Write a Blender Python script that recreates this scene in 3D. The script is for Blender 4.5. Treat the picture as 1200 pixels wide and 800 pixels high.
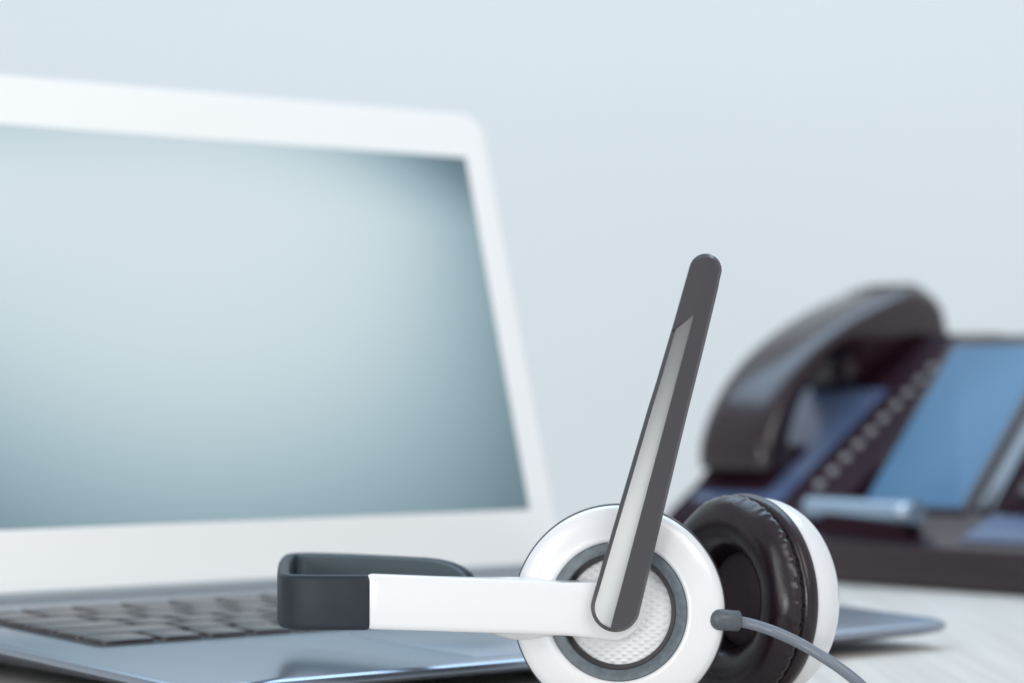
import bpy, bmesh, math, random
from mathutils import Vector, Matrix
random.seed(4)
for o in list(bpy.data.objects): bpy.data.objects.remove(o)
sc = bpy.context.scene
col = sc.collection
R = math.radians

# ------------------------------------------------------------------ camera
FPX, HOR, CAMZ = 3068.0, 454.0, 0.0928          # focal length in 1200-px units, horizon row, eye height
PITCH = math.atan((HOR - 400) / FPX)
cd = bpy.data.cameras.new('camera'); cam = bpy.data.objects.new('camera', cd); col.objects.link(cam)
cd.sensor_width = 36; cd.lens = 36 * FPX / 1200
cd.clip_start = 0.01; cd.clip_end = 50
cam.location = (0, 0, CAMZ); cam.rotation_euler = (R(90) + PITCH, 0, 0)
cd.dof.use_dof = True; cd.dof.focus_distance = 0.730; cd.dof.aperture_fstop = 9.3
sc.camera = cam

# ------------------------------------------------------------------ light
wd = bpy.data.worlds.new('World'); sc.world = wd; wd.use_nodes = True
bg = wd.node_tree.nodes['Background']; bg.inputs[0].default_value = (0.90, 0.95, 1.0, 1); bg.inputs[1].default_value = 0.60

def area(name, loc, target, sx, sy, power, color):
    ld = bpy.data.lights.new(name, 'AREA'); ld.shape = 'RECTANGLE'; ld.size = sx; ld.size_y = sy
    ld.energy = power; ld.color = color
    o = bpy.data.objects.new(name, ld); col.objects.link(o); o.location = loc
    o.rotation_euler = (Vector(target) - Vector(loc)).to_track_quat('-Z', 'Y').to_euler()
    return o
area('ceiling_softbox', (0.05, 1.75, 1.55), (0.1, 1.05, 0.0), 2.2, 1.0, 20, (0.54, 0.77, 1.0))
area('added_left_light', (-0.95, -0.30, 0.55), (0.02, 0.73, 0.06), 0.7, 0.8, 4.0, (1.0, 0.98, 0.95))  # unseen lamp added at front left to light the headset and boom
area('added_boom_light', (-0.42, -0.35, 0.105), (0.045, 0.73, 0.05), 0.30, 0.17, 2.6, (0.95, 1.0, 0.99))  # unseen lamp added to put the bright reflection on the boom facet
area('fill_softbox', (0.9, -0.5, 1.1), (0.05, 0.8, 0.05), 1.0, 1.0, 10, (1.0, 0.97, 0.94))

sc.render.engine = 'CYCLES'
sc.cycles.use_denoising = True
try: sc.cycles.denoiser = 'OPENIMAGEDENOISE'
except Exception: pass
sc.cycles.max_bounces = 8
sc.view_settings.view_transform = 'Standard'; sc.view_settings.look = 'None'
sc.view_settings.gamma = 1; sc.view_settings.exposure = 0.10; sc.view_settings.use_curve_mapping = False

# ------------------------------------------------------------------ helpers
def at(px, py, depth):
    """point at a given distance into the room seen at a spot of the photograph"""
    cx, cy = (px - 600) / FPX, (400 - py) / FPX
    y = math.cos(PITCH) - cy * math.sin(PITCH); z = math.sin(PITCH) + cy * math.cos(PITCH)
    return Vector((cx / y * depth, depth, CAMZ + z / y * depth))

def tag(o, label=None, cat=None, kind=None, group=None):
    if label: o['label'] = label
    if cat: o['category'] = cat
    if kind: o['kind'] = kind
    if group: o['group'] = group
    return o

def empty(name, loc=(0, 0, 0)):
    o = bpy.data.objects.new(name, None); col.objects.link(o); o.location = loc; o.empty_display_size = .01
    return o

def link(name, me, mat, parent=None, mtx=None):
    o = bpy.data.objects.new(name, me); col.objects.link(o)
    if mat and not me.materials: me.materials.append(mat)
    if parent:
        o.parent = parent
        o.matrix_parent_inverse = WORLD[parent.name].inverted() if parent.name in WORLD else parent.matrix_basis.inverted()
    if mtx is not None: o.matrix_basis = mtx
    WORLD[o.name] = mtx.copy() if mtx is not None else Matrix.Identity(4)
    return o
WORLD = {}

def finish(bm, name, angle=35):
    bmesh.ops.remove_doubles(bm, verts=bm.verts, dist=1e-7)
    bmesh.ops.recalc_face_normals(bm, faces=bm.faces)
    for f in bm.faces: f.smooth = True
    lim = R(angle)
    for e in bm.edges:
        if len(e.link_faces) == 2 and e.calc_face_angle(0) > lim: e.smooth = False
    me = bpy.data.meshes.new(name); bm.to_mesh(me); bm.free()
    return me

def loft(rings, name, cap=(True, True), closed=True, angle=35, loop=False):
    bm = bmesh.new(); vs = [[bm.verts.new(p) for p in r] for r in rings]
    n = len(rings[0]); m = len(rings)
    for i in range(m if loop else m - 1):
        a, b = vs[i], vs[(i + 1) % m]
        for j in range(n if closed else n - 1):
            k = (j + 1) % n
            try: bm.faces.new((a[j], a[k], b[k], b[j]))
            except ValueError: pass
    if not loop and closed:
        if cap[0]: bm.faces.new(list(reversed(vs[0])))
        if cap[1]: bm.faces.new(vs[-1])
    return finish(bm, name, angle)

def revolve(prof, name, n=128, fn=None, angle=40, scale=1e-3):
    """spin a list of (radius, height) in millimetres about local z"""
    rings = []
    for (r, z) in prof:
        ring = []
        for k in range(n):
            a = 2 * math.pi * k / n; rr, zz = (r, z) if fn is None else fn(r, z, a)
            ring.append((rr * math.cos(a) * scale, rr * math.sin(a) * scale, zz * scale))
        rings.append(ring)
    return loft(rings, name, cap=(prof[0][0] < .2, prof[-1][0] < .2), angle=angle)

def smooth_prof(pts, sub=6):
    """Catmull-Rom through profile points"""
    out = []
    P = [pts[0]] + list(pts) + [pts[-1]]
    for i in range(1, len(P) - 2):
        p0, p1, p2, p3 = P[i - 1], P[i], P[i + 1], P[i + 2]
        for s in range(sub):
            t = s / sub
            out.append(tuple(.5 * (2 * p1[k] + (p2[k] - p0[k]) * t + (2 * p0[k] - 5 * p1[k] + 4 * p2[k] - p3[k]) * t * t
                                   + (3 * p1[k] - p0[k] - 3 * p2[k] + p3[k]) * t ** 3) for k in range(len(p1))))
    out.append(tuple(pts[-1]))
    return out

def tube(pts, rad, name, n=16, sub=10, fn=None):
    path = [Vector(p) for p in smooth_prof([tuple(p) for p in pts], sub)]
    rings = []; up = Vector((0, 0, 1))
    for i, p in enumerate(path):
        t = (path[min(i + 1, len(path) - 1)] - path[max(i - 1, 0)]).normalized()
        a = t.cross(up)
        if a.length < 1e-4: a = t.cross(Vector((1, 0, 0)))
        a.normalize(); b = a.cross(t)
        r = rad if fn is None else fn(i / (len(path) - 1))
        rings.append([p + a * (r * math.cos(2 * math.pi * k / n)) + b * (r * math.sin(2 * math.pi * k / n)) for k in range(n)])
    return loft(rings, name)

def rrect(x0, x1, y0, y1, r, n=8):
    out = []
    for cx, cy, a0 in ((x1 - r, y1 - r, 0), (x0 + r, y1 - r, 90), (x0 + r, y0 + r, 180), (x1 - r, y0 + r, 270)):
        for k in range(n + 1):
            a = R(a0 + 90 * k / n); out.append((cx + r * math.cos(a), cy + r * math.sin(a)))
    return out

def slab(name, x0, x1, y0, y1, z0, z1, r, bev, n=6, f=None):
    """rounded plate with softened top and bottom edges; f maps local points"""
    f = f or (lambda p: p)
    rings = []
    for (ins, z) in ((bev, z0), (bev * .3, z0 + bev * .3), (0, z0 + bev), (0, z1 - bev), (bev * .3, z1 - bev * .3), (bev, z1)):
        rings.append([f(Vector((x, y, z))) for x, y in rrect(x0 + ins, x1 - ins, y0 + ins, y1 - ins, max(r - ins, 1e-4), n)])
    return loft(rings, name, angle=50)

def frame(origin, x, y, z):
    m = Matrix.Identity(4)
    for i, v in enumerate((x, y, z)):
        v = Vector(v).normalized()
        for j in range(3): m[j][i] = v[j]
    for j in range(3): m[j][3] = origin[j]
    return m

def axis_frame(origin, axis, up=(0, 0, 1)):
    z = Vector(axis).normalized(); x = Vector(up).cross(z).normalized(); y = z.cross(x)
    return frame(origin, x, y, z)

# ------------------------------------------------------------------ materials
def mat(name, color, rough=.4, metal=0., spec=.5, coat=0., noise=None, bump=None, emit=None, sheen=0., rvar=0., coatr=.05, coords='Object'):
    m = bpy.data.materials.new(name); m.use_nodes = True; nt = m.node_tree; b = nt.nodes['Principled BSDF']
    b.inputs['Base Color'].default_value = (*color, 1); b.inputs['Roughness'].default_value = rough
    b.inputs['Metallic'].default_value = metal; b.inputs['Specular IOR Level'].default_value = spec
    b.inputs['Coat Weight'].default_value = coat; b.inputs['Coat Roughness'].default_value = coatr
    b.inputs['Sheen Weight'].default_value = sheen
    tc = nt.nodes.new('ShaderNodeTexCoord')
    def nz(scale, detail=4, vec=None):
        n = nt.nodes.new('ShaderNodeTexNoise'); n.inputs['Scale'].default_value = scale; n.inputs['Detail'].default_value = detail
        nt.links.new(vec or tc.outputs[coords], n.inputs['Vector']); return n
    if noise:
        sc_, amt = noise; n = nz(sc_)
        r = nt.nodes.new('ShaderNodeValToRGB'); r.color_ramp.elements[0].position = .3; r.color_ramp.elements[1].position = .7
        r.color_ramp.elements[0].color = (*[c * (1 - amt) for c in color], 1); r.color_ramp.elements[1].color = (*[min(1, c * (1 + amt)) for c in color], 1)
        nt.links.new(n.outputs['Fac'], r.inputs[0]); nt.links.new(r.outputs[0], b.inputs['Base Color'])
    if rvar:
        n = nz(90); mr = nt.nodes.new('ShaderNodeMapRange'); mr.inputs['To Min'].default_value = max(0, rough - rvar); mr.inputs['To Max'].default_value = rough + rvar
        nt.links.new(n.outputs['Fac'], mr.inputs['Value']); nt.links.new(mr.outputs[0], b.inputs['Roughness'])
    if bump:
        sc_, st, dist = bump; n = nz(sc_, 6); bp = nt.nodes.new('ShaderNodeBump'); bp.inputs['Strength'].default_value = st; bp.inputs['Distance'].default_value = dist
        nt.links.new(n.outputs['Fac'], bp.inputs['Height']); nt.links.new(bp.outputs[0], b.inputs['Normal'])
    if emit:
        b.inputs['Emission Color'].default_value = (*emit[0], 1); b.inputs['Emission Strength'].default_value = emit[1]
    return m

M = {}
M['white'] = mat('white_gloss_plastic', (.80, .80, .82), .22, coat=.35, coatr=.08, rvar=.05)
M['rim'] = mat('black_plastic', (.018, .014, .018), .3)
M['ring'] = mat('grey_satin_plastic', (.095, .120, .140), .34, noise=(500, .22), rvar=.1)
M['boom'] = mat('charcoal_gloss_plastic', (.036, .032, .040), .24, coat=.8, coatr=.2, rvar=.03)
M['band'] = mat('charcoal_rubber', (.014, .020, .030), .5, spec=.35, noise=(120, .12), bump=(2500, .1, .0002))
M['lining'] = mat('slate_lining', (.080, .110, .125), .6, bump=(1800, .25, .0004))
M['leather'] = mat('black_leatherette', (.014, .0065, .011), .28, bump=(900, .18, .0003), rvar=.06)
M['cloth'] = mat('speaker_cloth', (.055, .036, .048), .85, bump=(3000, .4, .0005))
M['stitch'] = mat('black_thread', (.012, .008, .010), .6)
M['cable'] = mat('grey_cable_rubber', (.165, .190, .230), .30)
M['collar'] = mat('grey_collar_plastic', (.085, .100, .115), .42, noise=(700, .15))
M['alu'] = mat('brushed_aluminium', (.34, .38, .45), .27, metal=.9)
M['bezel'] = mat('silver_white_bezel', (.93, .93, .92), .38, metal=.0)
M['hinge'] = mat('dark_hinge', (.28, .31, .33), .45)
M['key'] = mat('black_key', (.030, .022, .024), .25, spec=.65)
M['well'] = mat('keyboard_tray', (.012, .008, .010), .5)
M['foot'] = mat('rubber_foot', (.02, .018, .02), .7)
M['phone'] = mat('phone_black_plastic', (.018, .006, .011), .24, coat=.3, coatr=.1)
M['phone_matte'] = mat('phone_dark_plastic', (.022, .007, .014), .55, spec=.1)
M['gloss'] = mat('phone_gloss_panel', (.016, .018, .030), .12, spec=.8, coat=.6)
M['lcd'] = mat('phone_lcd', (.03, .07, .12), .35, spec=.3, emit=((.095, .25, .48), .44))  # part of the blue reflected in the display is put into its emission
M['chrome'] = mat('satin_metal', (.62, .70, .78), .18, metal=1)
M['led'] = mat('line_key_grey', (.28, .28, .28), .35)
M['lip_reflection'] = mat('lip_painted_reflection', (.045, .085, .19), .25, coat=.4)  # blue reflection on the black front lip, put into the base colour
M['cradle'] = mat('cradle_painted_reflection', (.095, .135, .25), .25, coat=.4)  # blue reflected by the black cradle, put into the base colour
M['barblue'] = mat('bar_blue_grey', (.30, .40, .52), .22, metal=.5, coat=.5)
M['wall'] = mat('painted_wall', (.81, .83, .825), .9, noise=(1.2, .012), bump=(60, .05, .002))

def desk_mat():
    m = mat('pale_wood_desk', (.70, .70, .70), .5); nt = m.node_tree; b = nt.nodes['Principled BSDF']
    tc = nt.nodes.new('ShaderNodeTexCoord'); mp = nt.nodes.new('ShaderNodeMapping')
    mp.inputs['Rotation'].default_value = (0, 0, R(-4)); mp.inputs['Scale'].default_value = (150, 5.0, 4)
    nt.links.new(tc.outputs['Object'], mp.inputs[0])
    n = nt.nodes.new('ShaderNodeTexNoise'); n.inputs['Scale'].default_value = 1.0; n.inputs['Detail'].default_value = 7; n.inputs['Distortion'].default_value = .6
    nt.links.new(mp.outputs[0], n.inputs['Vector'])
    r = nt.nodes.new('ShaderNodeValToRGB'); r.color_ramp.elements[0].position = .32; r.color_ramp.elements[0].color = (.655, .605, .55, 1)
    r.color_ramp.elements[1].position = .62; r.color_ramp.elements[1].color = (.76, .71, .65, 1)
    nt.links.new(n.outputs['Fac'], r.inputs[0]); nt.links.new(r.outputs[0], b.inputs['Base Color'])
    bp = nt.nodes.new('ShaderNodeBump'); bp.inputs['Strength'].default_value = .15; bp.inputs['Distance'].default_value = .0005
    nt.links.new(n.outputs['Fac'], bp.inputs['Height']); nt.links.new(bp.outputs[0], b.inputs['Normal'])
    return m
M['desk'] = desk_mat()

def grille_mat():
    m = mat('white_woven_mesh', (.88, .88, .90), .5); nt = m.node_tree; b = nt.nodes['Principled BSDF']
    tc = nt.nodes.new('ShaderNodeTexCoord'); hs = []
    for ang in (58, -58):
        mp = nt.nodes.new('ShaderNodeMapping'); mp.inputs['Rotation'].default_value = (0, 0, R(ang))
        nt.links.new(tc.outputs['Object'], mp.inputs[0])
        w = nt.nodes.new('ShaderNodeTexWave'); w.bands_direction = 'X'; w.inputs['Scale'].default_value = 185; w.inputs['Distortion'].default_value = .4
        nt.links.new(mp.outputs[0], w.inputs['Vector']); hs.append(w)
    mx = nt.nodes.new('ShaderNodeMath'); mx.operation = 'MULTIPLY'
    nt.links.new(hs[0].outputs['Fac'], mx.inputs[0]); nt.links.new(hs[1].outputs['Fac'], mx.inputs[1])
    bp = nt.nodes.new('ShaderNodeBump'); bp.inputs['Strength'].default_value = .55; bp.inputs['Distance'].default_value = .0005
    nt.links.new(mx.outputs[0], bp.inputs['Height']); nt.links.new(bp.outputs[0], b.inputs['Normal'])
    return m
M['grille'] = grille_mat()

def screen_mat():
    """the laptop display emits a plain soft blue-grey gradient, darker towards its edges"""
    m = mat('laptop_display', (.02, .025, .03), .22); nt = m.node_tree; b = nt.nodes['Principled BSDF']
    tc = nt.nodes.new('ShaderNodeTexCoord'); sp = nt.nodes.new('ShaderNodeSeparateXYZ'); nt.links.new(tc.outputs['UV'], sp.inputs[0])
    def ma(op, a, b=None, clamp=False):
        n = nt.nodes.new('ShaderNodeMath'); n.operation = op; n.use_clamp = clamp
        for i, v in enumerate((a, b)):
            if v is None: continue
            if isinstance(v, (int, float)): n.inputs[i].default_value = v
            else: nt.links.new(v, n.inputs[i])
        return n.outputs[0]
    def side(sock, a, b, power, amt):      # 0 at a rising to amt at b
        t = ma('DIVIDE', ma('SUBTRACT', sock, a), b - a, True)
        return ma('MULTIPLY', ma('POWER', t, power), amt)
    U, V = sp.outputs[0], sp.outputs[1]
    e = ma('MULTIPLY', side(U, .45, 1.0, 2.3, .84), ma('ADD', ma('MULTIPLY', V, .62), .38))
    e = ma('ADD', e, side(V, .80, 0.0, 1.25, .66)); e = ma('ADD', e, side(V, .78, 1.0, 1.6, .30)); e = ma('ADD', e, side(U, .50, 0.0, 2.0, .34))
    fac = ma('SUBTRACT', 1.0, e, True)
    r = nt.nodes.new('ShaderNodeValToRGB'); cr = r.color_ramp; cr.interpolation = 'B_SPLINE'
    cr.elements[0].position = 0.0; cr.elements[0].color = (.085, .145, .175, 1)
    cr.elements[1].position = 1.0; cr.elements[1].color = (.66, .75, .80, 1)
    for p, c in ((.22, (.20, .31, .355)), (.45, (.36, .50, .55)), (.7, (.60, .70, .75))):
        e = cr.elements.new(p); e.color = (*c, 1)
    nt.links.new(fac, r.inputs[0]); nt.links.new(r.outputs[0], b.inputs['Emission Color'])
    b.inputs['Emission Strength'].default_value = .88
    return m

# ------------------------------------------------------------------ setting
def box_mesh(name, a, b):
    bm = bmesh.new(); bmesh.ops.create_cube(bm, size=1)
    for v in bm.verts: v.co = Vector([(a[i] + b[i]) / 2 + v.co[i] * (b[i] - a[i]) for i in range(3)])
    return finish(bm, name)
tag(link('desk', slab('desk', -1.3, 1.3, -.35, 1.62, -.03, 0, .01, .003), M['desk']), 'pale wooden desk top carrying the laptop, headset and phone', 'desk', 'structure')
tag(link('wall', box_mesh('wall', (-4, 2.5, -1.0), (4, 2.6, 3.0)), M['wall']), 'plain pale blue painted wall behind the desk', 'wall', 'structure')

# ------------------------------------------------------------------ laptop
YAW = 0.69651
LU = Vector((math.cos(YAW), math.sin(YAW), 0)); LV = Vector((-math.sin(YAW), math.cos(YAW), 0)); UP = Vector((0, 0, 1))
LO = Vector((-.0895, .7302, 0)); LW, LD, LRISE, LTOP = .325, .2143, .00774, .0095
TILT = .27784; LL = .2020
def top_z(b): return LTOP + LRISE * b / .22
def bp_(a, b, dz=0.): return LO + LU * a + LV * b + UP * (top_z(b) + dz)
laptop = tag(empty('laptop', LO), 'open silver laptop showing a blank grey-blue screen, behind the headset', 'laptop')
rings = []
BASE_D = .224
for ins, fz in ((.0019, lambda t: t), (.0010, lambda t: t - .0003), (.0003, lambda t: t - .0008), (0, lambda t: t - .0016), (.0001, lambda t: t - .0027), (.0012, lambda t: t - .0036),
                (.006, lambda t: .62 * (t - .0036) + .38 * .0026), (.014, lambda t: .25 * (t - .0036) + .75 * .0026), (.028, lambda t: .0026)):
    rings.append([LO + LU * x + LV * y + UP * fz(top_z(y)) for x, y in rrect(ins, LW - ins, ins, BASE_D - ins, .011 - ins * .2, 8)])
base = link('base', loft(rings, 'base', angle=28), M['alu'], laptop)
for a, b in ((.04, .035), (LW - .04, .035), (.04, .19), (LW - .04, .19)):
    me = revolve([(0, 2.7), (7, 2.7), (7.5, 2), (7.2, .3), (6.5, 0), (0, 0)], 'rubber_foot', 24)
    link('rubber_foot', me, M['foot'], base, Matrix.Translation(LO + LU * a + LV * b))
# keyboard tray and keys
KX0, KX1, KY0, KY1 = .0225, LW - .0225, .086, .181
def lap_map(p): return LO + LU * p.x + LV * p.y + UP * (top_z(p.y) + p.z)
tray = link('keyboard_tray', slab('keyboard_tray', KX0, KX1, KY0, KY1, -.0006, .00025, .003, .0001, 4, lap_map), M['well'], base)
slope = math.atan(LRISE / .22)
keyrot = frame((0, 0, 0), LU, LV * math.cos(slope) + UP * math.sin(slope), LU.cross(LV * math.cos(slope) + UP * math.sin(slope)))
def key_mesh(w, h):
    prof = ((0, 0.0), (0, .0009), (.0003, .00125), (.0011, .0014))
    return loft([[(x, y, z) for x, y in rrect(-w / 2 + i, w / 2 - i, -h / 2 + i, h / 2 - i, .0016, 3)] for i, z in prof], 'key', angle=50)
kcache = {}
rows = [([1.25, 1, 1, 1, 1.25, 5, 1.25, 1, 1, 1, 1], 1.0), ([2.25] + [1] * 10 + [2.25], 1.0), ([1.75] + [1] * 11 + [1.75], 1.0),
        ([1.5] + [1] * 12 + [1], 1.0), ([1] * 13 + [1.5], 1.0), ([1.036] * 14, .62)]
ky = KY0 + .0022; pitch = (KX1 - KX0 - .004) / 14.5; vp = (KY1 - KY0 - .004) / 5.62
for ws, hh in rows:
    kx = KX0 + .002; sc_w = 14.5 / sum(ws)
    for w_ in ws:
        kw = w_ * sc_w * pitch - .0026; kh = hh * vp - .0026
        kk = (round(kw, 5), round(kh, 5))
        if kk not in kcache: kcache[kk] = key_mesh(kw, kh)
        c = lap_map(Vector((kx + w_ * sc_w * pitch / 2, ky + hh * vp / 2, .00022)))
        link('key', kcache[kk], M['key'], base, Matrix.Translation(c) @ keyrot)
        kx += w_ * sc_w * pitch
    ky += hh * vp
link('trackpad', slab('trackpad', .11, .215, .008, .078, -.0004, .00016, .004, .00008, 5, lap_map), mat('trackpad_glass', (.34, .38, .45), .29, metal=.85), base)
# lid
LIDUP = LV * math.sin(TILT) + UP * math.cos(TILT); LIDN = LU.cross(LIDUP)    # LIDN towards the viewer
LB = bp_(0, LD)
def lid_map(p): return LB + LU * p.x + LIDUP * p.y + LIDN * p.z
rings = []
for ins, z in ((.0011, 0), (.0004, -.0002), (0, -.0009), (0, -.0030), (.002, -.0044), (.008, -.0052)):
    rings.append([lid_map(Vector((x, y, z))) for x, y in rrect(ins, LW - ins, .0024 + ins, LL + .0006 - ins, .0105, 9)])
lid = link('lid', loft(rings, 'lid', angle=28), M['bezel'], laptop)
MR, MT, MB = .0136, .0197, .0257
dm = slab('display', MR, LW - MR, MB, LL - MT, -.001, .00012, .0006, .00005, 3, lid_map)
uv = dm.uv_layers.new(name='UVMap')
for lp in dm.loops:
    q = dm.vertices[lp.vertex_index].co - LB
    uv.data[lp.index].uv = ((q.dot(LU) - MR) / (LW - 2 * MR), (q.dot(LIDUP) - MB) / (LL - MT - MB))
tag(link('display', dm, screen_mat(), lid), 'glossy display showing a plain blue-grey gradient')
h0, h1 = bp_(.012, LD + .0005, -.0003), bp_(LW - .012, LD + .0005, -.0003)
link('hinge', tube([h0, h0.lerp(h1, .5), h1], .0030, 'hinge', 20, 4), M['hinge'], laptop)

# ------------------------------------------------------------------ headset
PXM = .735 / FPX                                   # metres per photo pixel at the near ear cup
NC = at(724, 716, .735)
headset = tag(empty('headset', (NC.x, NC.y, 0)), 'white and charcoal headset with raised microphone lying on the desk in front of the laptop', 'headset')
nax = Vector((-.115, -1, .05)).normalized(); NF = axis_frame(NC, nax)
shell_prof = smooth_prof([(29.75, -4.6), (29.75, -3.6), (29.35, -2.3), (28.2, -1.0), (26.0, -.1), (23.0, .55), (20.6, .75), (19.75, .45), (19.45, -.4), (19.4, -3.0)], 5)
near = link('ear_cup', revolve(shell_prof, 'ear_cup', 192), M['white'], headset, NF)
link('housing_rim', revolve(smooth_prof([(29.3, -4.2), (30.0, -4.4), (30.25, -5.4), (30.2, -7.6), (29.6, -8.6), (27, -9)], 4), 'housing_rim', 160), M['rim'], near, NF)
pad_near = smooth_prof([(26, -8.5), (28.6, -8.9), (29.8, -10.5), (29.9, -12.5), (29.0, -15), (26.0, -17.2), (21, -17.8), (16.5, -16.2), (14.4, -13), (14, -9)], 5)
link('ear_cushion', revolve(pad_near, 'ear_cushion', 128), M['leather'], near, NF)
ring_prof = [(19.5, -1.2), (19.48, -.15), (19.3, .10), (19.0, .12), (17.0, -.15), (16.75, -.05), (16.5, -.06), (16.3, -.22), (16.25, -.6), (16.2, -3)]
link('trim_ring', revolve(ring_prof, 'trim_ring', 192, angle=30), M['ring'], near, NF)
link('inner_ring', revolve([(16.28, -1.0), (16.26, -.40), (16.1, -.38), (14.95, -2.2), (14.85, -2.5), (14.85, -5)], 'inner_ring', 160, angle=30), M['rim'], near, NF)
link('mesh_grille', revolve([(15.5, -3.5), (12, -2.8), (8, -2.3), (4, -2.1), (0.01, -2.0)], 'mesh_grille', 96), M['grille'], near, NF)
link('back_plate', revolve([(14.4, -9.2), (7, -9.0), (0.01, -9.0)], 'back_plate', 64), M['cloth'], near, NF)

# white arm: sections along its length (photo px -> metres in the plane of the cup)
def sst_(t): t = min(1, max(0, t)); return math.sqrt(1 - (1 - t) ** 2)
def arm():
    xs = [430, 430.6, 432, 436, 445] + list(range(460, 716, 8)) + [717 + 35.5 * math.sin(R(a)) for a in range(4, 90, 6)] + [717 + 35.4]
    rings = []
    for x in xs:
        t = (717 - x) / (717 - 430)
        cyy = 714 - 11 * max(0, t) ** .85
        hh = 30.6 + (1.4 * max(0, t)) + 4.6 * max(0, 1 - abs(x - 724) / 60)
        if x > 717: hh *= math.sqrt(max(1e-4, 1 - ((x - 717) / 35.6) ** 2))
        e = min(1, (x - 430) / 6.0 + .45) if x < 436 else 1
        hh_f = hh - (5.0 * (1 - sst_((x - 430) / 7.0)) if x < 438 else 0); hh = hh_f if x < 438 else hh
        yf = .7280 + .0012 * min(1, max(0, t)) + (.0012 * (1 - e))
        ge = math.exp(-((x - 610) / 34.0) ** 2); flare = 10.5 * ge; ft = 1.5 * ge
        yb = .7385 - .0045 * min(1, max(0, (606 - x) / 90))
        rc = min(3.4, hh * .5); c0 = at(x, cyy, .735)
        pts = []
        for (h_, yy) in ((-(hh_f - rc * 2.2), yf), (-(hh_f - rc * .9), yf + .00025), (-(hh_f - rc * .25), yf + .0008), (-hh_f, yf + .0018),
                         (-(hh + ft * .25), yf + .0040), (-(hh + ft * .7), min(yb - .0002, yf + .0056)), (-(hh + ft), yb),
                         ((hh + flare), yb), ((hh + flare * .7), min(yb - .0002, yf + .0056)), ((hh + flare * .25), yf + .0040),
                         (hh_f, yf + .0018), ((hh_f - rc * .25), yf + .0008), ((hh_f - rc * .9), yf + .00025), ((hh_f - rc * 2.2), yf)):
            pts.append(Vector((c0.x, yy, c0.z - h_ * PXM)))
        rings.append(pts)
    return loft(rings, 'arm', angle=40)
link('arm', arm(), M['white'], headset)

# dark headband swept in plan, upright strip
def sweep(name, path, hh, th, off=0., zc=None, angle=40):
    """path: list of (x, y); hh(t) half height, th thickness, off inward offset, zc(t) centre height"""
    P = [Vector((p[0], p[1], 0)) for p in path]; n = len(P); rings = []
    for i, p in enumerate(P):
        t = (P[min(i + 1, n - 1)] - P[max(i - 1, 0)]).normalized(); nrm = Vector((-t.y, t.x, 0))   # to the left of travel
        s = i / (n - 1); h = hh(s); zz = zc(s)
        q = p + nrm * off; r = min(th * .42, h * .6)
        ring = []
        for a, b in rrect(-th / 2, th / 2, -h, h, r, 4): ring.append(q + nrm * a + UP * (zz + b))
        rings.append(ring)
    return loft(rings, name, angle=angle)
J = at(430.5, 703, .735)
BZ = J.z
raw = [(J.x + .0008, .7308), (-.047, .7305), (-.0560, .7308), (-.0612, .7328), (-.0638, .7376), (-.0650, .7460), (-.0664, .7620), (-.0677, .7780), (-.0688, .7930),
       (-.0698, .8130), (-.0696, .8235), (-.0668, .8280), (-.0600, .8275), (-.0500, .8225), (-.0400, .8155), (-.0280, .8060), (-.0180, .7975), (-.0115, .7910)]
path = smooth_prof(raw, 8)
def hh_band(s):
    e = max(0, (s - .885) / .115)
    st = min(1, .9 + s * 12)
    return (.0077 - .0054 * (1 - math.sqrt(max(0, 1 - e * e * .98)))) * st
def zc_band(s):
    e = max(0, (s - .885) / .115)
    return BZ - .0002 - .0030 * (1 - math.sqrt(max(0, 1 - e * e * .98)))
band = link('headband', sweep('headband', path, hh_band, .0036, 0, zc_band), M['band'], headset)
i0 = next(i for i, p in enumerate(path) if p[1] > .8240); LS = i0 / (len(path) - 1)
lp = path[i0:]
lin = sweep('headband_lining', lp, lambda s: hh_band(LS + (1 - LS) * s) - .0003, .0018, -.0021, lambda s: zc_band(LS + (1 - LS) * s))
link('headband_lining', lin, M['lining'], band)

# far ear cup, swivelled so that its cushion shows
FC = at(864, 702, .770); FC.z = .0309
fyaw = R(55.6); fax = Vector((-math.sin(fyaw), -math.cos(fyaw), .015)).normalized(); FF = axis_frame(FC, fax)
fshell = smooth_prof([(29.3, -5.2), (29.55, -6.0), (29.6, -8.5), (28.9, -12), (27.0, -15.6), (23.5, -18.4), (17, -19.8), (8, -20.3), (.01, -20.4)], 5)
farcup = link('ear_cup', revolve(fshell, 'ear_cup', 160), M['white'], headset, FF)
ph = [random.uniform(0, 6.28) for _ in range(6)]
def pucker(r, z, a):
    w = math.exp(-((z - 1.4) / 2.1) ** 2) * (1 if z > -.05 else .25)
    rip = math.sin(46 * a + 1.2 * math.sin(5 * a + ph[0])) * .6 + math.sin(71 * a + 1.5 * math.sin(3 * a + ph[1])) * .4
    big = .18 * math.sin(7 * a + ph[2]) * math.exp(-((z - 5) / 3) ** 2) + .10 * math.sin(13 * a + ph[3]) * math.exp(-((z - 4) / 2) ** 2)
    return r + (.27 * rip * w) + big * .6, z + big
padp = smooth_prof([(27.5, -5.6), (29.3, -5.7), (30.3, -4.8), (30.75, -3.2), (30.6, -1.6), (30.1, -.75)], 5)[:-1] + [(29.4, -.45), (28.75, -.15), (28.7, 0.05), (29.0, .3)] \
    + smooth_prof([(29.7, .6), (30.3, 1.6), (30.1, 3.0), (28.9, 5.0), (26.6, 6.7), (23.4, 7.4), (19.6, 6.8), (16.4, 4.9), (14.6, 2.0), (13.9, -1.2), (13.8, -4)], 6)
cush = link('ear_cushion', revolve(padp, 'ear_cushion', 420, pucker, 60), M['leather'], farcup, FF)
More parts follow.
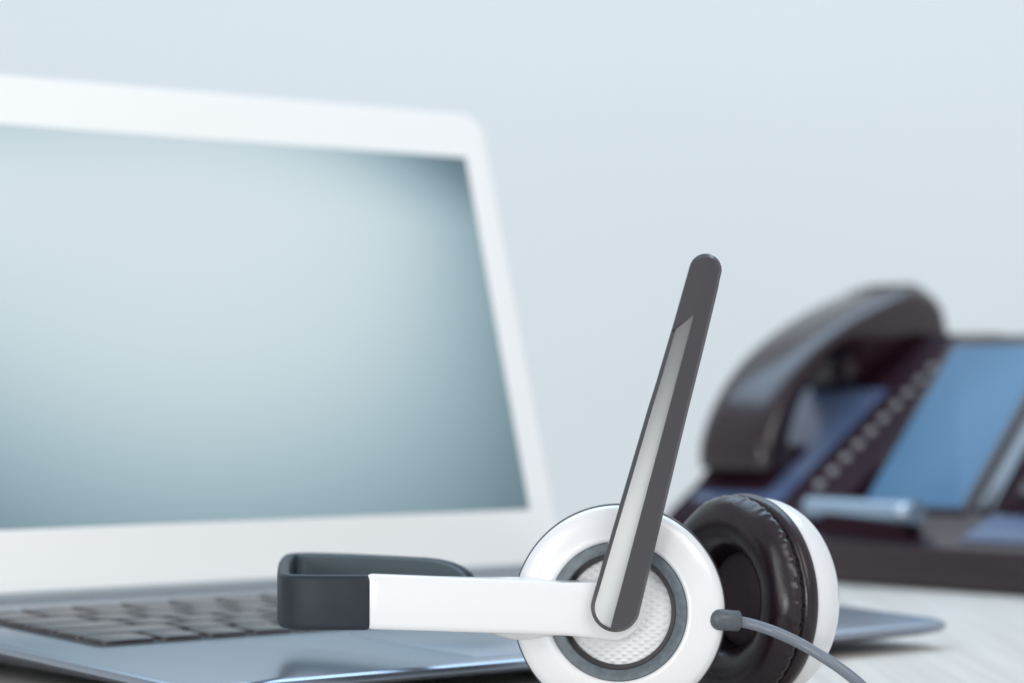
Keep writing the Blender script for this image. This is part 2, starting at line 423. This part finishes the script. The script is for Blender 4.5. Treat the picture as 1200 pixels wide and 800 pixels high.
link('speaker_cover', revolve(smooth_prof([(14.3, -2.2), (12, -1.2), (7, -.6), (.01, -.4)], 5), 'speaker_cover', 96), M['cloth'], farcup, FF)
# thread in the seam: short separate stitches joined as one part
bm = bmesh.new()
NS = 96
for k in range(NS):
    a0 = 2 * math.pi * (k + .08) / NS; a1 = 2 * math.pi * (k + .78) / NS; pr = []
    for s in range(5):
        a = a0 + (a1 - a0) * s / 4; lift = math.sin(math.pi * s / 4) * .32
        c = Vector(((29.0 + lift) * math.cos(a), (29.0 + lift) * math.sin(a), .02)) * 1e-3
        er = Vector((math.cos(a), math.sin(a), 0)); rr = .00021
        pr.append([bm.verts.new(c + er * (rr * math.cos(q * math.pi / 3)) + UP * (rr * math.sin(q * math.pi / 3))) for q in range(6)])
    for s in range(4):
        for q in range(6): bm.faces.new((pr[s][q], pr[s][(q + 1) % 6], pr[s + 1][(q + 1) % 6], pr[s + 1][q]))
link('stitching', finish(bm, 'stitching', 60), M['stitch'], farcup, FF)
# slim slider that carries the far cup
bk = FC - fax * .0215
spath = smooth_prof([(-.0128, .7902), (.004, .7850), (.024, .7900), (.046, .8020), (.066, .8090), (.082, .8050), (bk.x + .006, bk.y + .006), (bk.x, bk.y)], 8)
link('slider_arm', sweep('slider_arm', spath, lambda s: .0026 + .0018 * s, .0030, 0, lambda s: BZ - .0030 - .0005 * s), M['white'], headset)

# microphone boom
B0 = at(721.0, 710.5, .7262); B1 = at(826.2, 316.5, .7262)
bl = (B1 - B0).length; by = (B1 - B0).normalized(); bz = Vector((0, -1, 0)); bz = (bz - by * bz.dot(by)).normalized(); bx = by.cross(bz)
BF = frame(B0, bx, by, bz)
W0, W1 = 28.6 * PXM * .988, 18.8 * PXM * .988
def sst(a, b, x):
    t = min(1, max(0, (x - a) / (b - a))); return t * t * (3 - 2 * t)
def boom():
    rows = []
    ys = [-W0 * math.cos(R(a)) for a in range(2, 90, 6)] + [bl * i / 72 for i in range(57)] + [bl * (.78 + .0018 * i) for i in range(90)] + [bl * (.945 + .055 * i / 5) for i in range(6)] + [bl + W1 * math.sin(R(a)) for a in range(6, 90, 6)] + [bl + W1 * .9985]
    fr = [-1, -.8, -.6, -.4, -.2, -.06, 0, .06, .2, .4, .6, .8, 1]
    EL, ER = .00105, .00085
    rings = []
    def zf(x, y, wfull):
        z = .0036
        u = x / wfull; send = .80 + .065 * (u + 1)
        kf = 1 - sst(send, send + .007, y / bl)
        return z - ((-x) * ((.165 + .065 * (-u)) * kf + .03 * (1 - kf)) if x < 0 else x * .045)
    for y in ys:
        s = min(1, max(0, y / bl)); full = W0 + (W1 - W0) * s
        yy = y if y < 0 else (y - bl if y > bl else 0)
        w = math.sqrt(max(1e-10, full * full - yy * yy))
        def inner(e):
            q = (full - e) ** 2 - yy * yy
            return math.sqrt(q) if q > 0 else 0.0
        wl, wr = min(inner(EL), w - 1e-6), min(inner(ER), w - 1e-6)
        def drop(x, e):                       # chamfer depth from the distance to the rim
            d = max(0, full - math.hypot(x, yy)); q = max(0, 1 - d / e); return .0012 * q
        xs = [-w, -(w + wl) / 2] + [f * (wl if f < 0 else wr) for f in fr] + [(w + wr) / 2, w]
        sh = .065 * bl * sst(.55, .74, y / bl) * (1 - sst(.877, 1.0, y / bl))     # rows lean with the end of the facet
        ring = [Vector((x, y + sh * x / full, zf(x, y + sh * x / full, full) - drop(x, EL if x < 0 else ER))) for x in xs]
        rings.append(ring + [Vector((x, y + sh * x / full, -.0014)) for x in reversed(xs)])
    return loft(rings, 'microphone_boom', angle=9)
bo = link('microphone_boom', boom(), M['boom'], headset, BF)
link('boom_pivot', revolve([(.01, 3.0), (5.6, 3.0), (6.0, 2.6), (6.0, -5), (.01, -5)], 'boom_pivot', 48), M['rim'], bo, axis_frame(B0 + Vector((0, .004, 0)), (0, -1, 0)))

# cable with its collar
c0, c1 = at(836.0, 725.0, .7332), at(866.5, 727.0, .7350)
ax = (c1 - c0).normalized(); ln = (c1 - c0).length * 1000
link('cable_collar', revolve([(.01, -1.3), (1.2, -1.15), (2.1, -.65), (2.75, .2), (3.0, 1.0), (2.95, ln - .5), (2.7, ln - .1), (2.3, ln), (.01, ln)], 'cable_collar', 40, angle=50), M['collar'], near, axis_frame(c0, ax))
cp = [at(862, 727, .7348), at(880, 730.5, .7345), at(905, 738.5, .7322), at(935, 752, .732), at(965, 769.5, .730), at(992, 788, .729), at(1015, 808, .730), at(1038, 836, .736)]
cp += [Vector((.112, .752, .0022)), Vector((.128, .770, .0017)), Vector((.155, .778, .0017)), Vector((.20, .765, .0017)), Vector((.26, .72, .0017)), Vector((.34, .62, .0017)), Vector((.40, .45, .0017)), Vector((.42, .2, .0017))]
link('cable', tube(cp, .00158, 'cable', 16, 12), M['cable'], headset)

# ------------------------------------------------------------------ desk phone
PY = R(46); PW = Vector((math.cos(PY), -math.sin(PY), 0)); PD = Vector((math.sin(PY), math.cos(PY), 0))
PO = Vector((.0803, 1.3327, 0))
def pm(w, d, z): return PO + PW * w + PD * d + UP * z
phone = tag(empty('desk_phone', PO), 'black office desk phone with blue display standing behind the headset', 'desk phone')
def prism(name, prof, w0, w1, bev=.002):
    """profile of (d, z) pushed from w0 to w1, ends softened"""
    cx = sum(p[0] for p in prof) / len(prof); cz = sum(p[1] for p in prof) / len(prof)
    def ring(w, k):
        out = []
        for d, z in prof:
            L = math.hypot(d - cx, z - cz); f = max(0, (L - k)) / L
            out.append(pm(w, cx + (d - cx) * f, cz + (z - cz) * f))
        return out
    return loft([ring(w0, bev), ring(w0 + bev * .3, bev * .3), ring(w0 + bev, 0), ring(w1 - bev, 0), ring(w1 - bev * .3, bev * .3), ring(w1, bev)], name, angle=32)
fa = lambda d: .028 + .63 * d
body = link('body', prism('body', [(-.002, .0005), (-.004, .016), (-.002, .0225), (.004, .0295), (.030, fa(.030)), (.148, fa(.148)), (.153, .1205), (.154, .114), (.116, .0005)], -.005, .0985), M['phone_matte'], phone)
SB0, SB1 = (.024, .0325), (.106, .1180)
sl = Vector((SB1[0] - SB0[0], SB1[1] - SB0[1])); sl.normalize()
deck = link('screen_deck', prism('screen_deck', [(-.012, .0006), (-.013, .013), (-.010, .0195), (-.004, .0225), (SB0[0], SB0[1]), (SB1[0], SB1[1]), (.111, .1195), (.115, .115), (.102, .0006)], .0986, .285), M['phone'], phone)
def onB(p):      # local: x along width, y up the steep face, z out of the face
    d = SB0[0] + sl.x * p.y - sl.y * p.z; z = SB0[1] + sl.y * p.y + sl.x * p.z
    return pm(p.x, d, z)
FB = math.hypot(SB1[0] - SB0[0], SB1[1] - SB0[1])
link('bezel', slab('bezel', .1005, .1660, .0005, FB - .001, -.001, .0012, .003, .0006, 4, onB), M['phone'], deck)
link('display', slab('display', .1040, .1615, .0040, FB - .007, .0002, .0016, .0015, .0003, 4, onB), M['lcd'], deck)
link('lip_reflection_slab', prism('lip_reflection_slab', [(-.0035, .0222), (-.0035, .0240), (.0225, .0335), (.0225, .0310)], .183, .284, .0005), M['lip_reflection'], deck)  # thin slab added to carry the painted blue reflection on the lip
link('touch_strip', slab('touch_strip', .1680, .1800, .004, FB - .006, -.001, .0012, .002, .0004, 4, onB), M['gloss'], deck)
link('keypad_panel', slab('keypad_panel', .1815, .2800, .004, FB - .006, -.001, .0010, .003, .0004, 4, onB), M['phone_matte'], deck)
for r_ in range(5):
    for c_ in range(4):
        me = slab('keypad_key', .190 + c_ * .022, .206 + c_ * .022, .010 + r_ * .021, .023 + r_ * .021, .0008, .0040, .004, .0011, 4, onB)
        link('keypad_key', me, M['phone'], deck)
# row of round line keys beside the handset
for k in range(10):
    t = k / 9; d = .026 + (.118 - .026) * t
    o = pm(.0765, d, fa(d)); nrm = (UP - PD * .63).normalized()
    me = revolve([(.01, 2.6), (1.2, 2.35), (2.2, 1.8), (2.8, .6), (2.8, -.8), (.01, -.8)], 'line_key', 24)
    link('line_key', me, M['led'], body, axis_frame(o, nrm))
# shiny bar in front
b0, b1 = pm(.088, .006, .0345), pm(.155, .000, .0345)
link('metal_bar', tube([b0, b0.lerp(b1, .02), b0.lerp(b1, .5), b1.lerp(b0, .02), b1], .0052, 'metal_bar', 24, 8, lambda s: .0056 * min(1, math.sqrt(max(.02, min(s, 1 - s) * 24)))), M['barblue'], body)
link('bar_bracket', prism('bar_bracket', [(-.003, .0215), (-.002, .0320), (.009, .0330), (.012, .0265)], .0992, .150, .001), M['phone_matte'], body)
link('bar_end_highlight', revolve([(.01, 2.6), (1.6, 2.4), (3.0, 1.5), (3.6, .2), (3.6, -1.5), (.01, -1.5)], 'bar_end_highlight', 24), M['chrome'], body, axis_frame(pm(.150, -.0035, .0355), (-PD * .8 + UP * .6)))  # chrome dot added as the highlight at the bar's end
link('cradle_reflection_panel', prism('cradle_reflection_panel', [(.012, fa(.012) - .002), (.012, fa(.012) + .001), (.100, fa(.100) + .001), (.100, fa(.100) - .002)], .004, .062, .0006), M['cradle'], body)  # panel added under the grip to carry the painted blue reflection
link('cradle_rest', prism('cradle_rest', [(.020, fa(.020) - .002), (.017, fa(.017) + .004), (.024, fa(.024) + .007), (.052, fa(.052) + .003), (.052, fa(.052) - .003)], .002, .048, .002), M['phone_matte'], body)

# handset lying on the phone: a thing of its own
hs = tag(empty('phone_handset', pm(.025, .03, .047)), 'curved black telephone handset resting on the cradle of the desk phone', 'handset')
outer = [(.0155, .0515), (.0163, .0650), (.0255, .0830), (.0410, .1010), (.0620, .1165), (.0900, .1305), (.1200, .1415), (.1450, .1478), (.1610, .1468), (.1708, .1390), (.1730, .1220)]
inner = [(.0410, .0535), (.0400, .0630), (.0450, .0780), (.0565, .0935), (.0715, .1060), (.0830, .1100), (.0890, .1060), (.0930, .0935), (.1060, .0965), (.1360, .1140), (.1580, .1170)]
op, ip = smooth_prof(outer, 6), smooth_prof(inner, 6)
rings = []
HW = .0245
for (o_, i_) in zip(op, ip):
    mx, mz = (o_[0] + i_[0]) / 2, (o_[1] + i_[1]) / 2; ex, ez = (o_[0] - i_[0]) / 2, (o_[1] - i_[1]) / 2
    ring = []; hw_ = HW - .0022 * math.exp(-((mx - .075) / .03) ** 2)
    for k in range(28):
        a = 2 * math.pi * k / 28; ca, sa = math.cos(a), math.sin(a)
        sx = math.copysign(abs(ca) ** .55, ca); sy = math.copysign(abs(sa) ** .62, sa)
        ring.append(pm(.025 + hw_ * sx, mx + ex * sy, mz + ez * sy))
    rings.append(ring)
grip = link('grip', loft(rings, 'grip', angle=55), M['phone'], hs)
for k in range(8):       # raised ribs over the ear end
    i = 38 + k * 2
    if i + 1 >= len(op): break
    a = Vector((op[i + 1][0] - op[i][0], op[i + 1][1] - op[i][1])).normalized()
    p0 = pm(.013, op[i][0], op[i][1] - .0006); p1 = pm(.037, op[i][0], op[i][1] - .0006)
    link('rib', tube([p0, p0.lerp(p1, .5), p1], .0012, 'rib', 10, 3), M['phone'], grip)
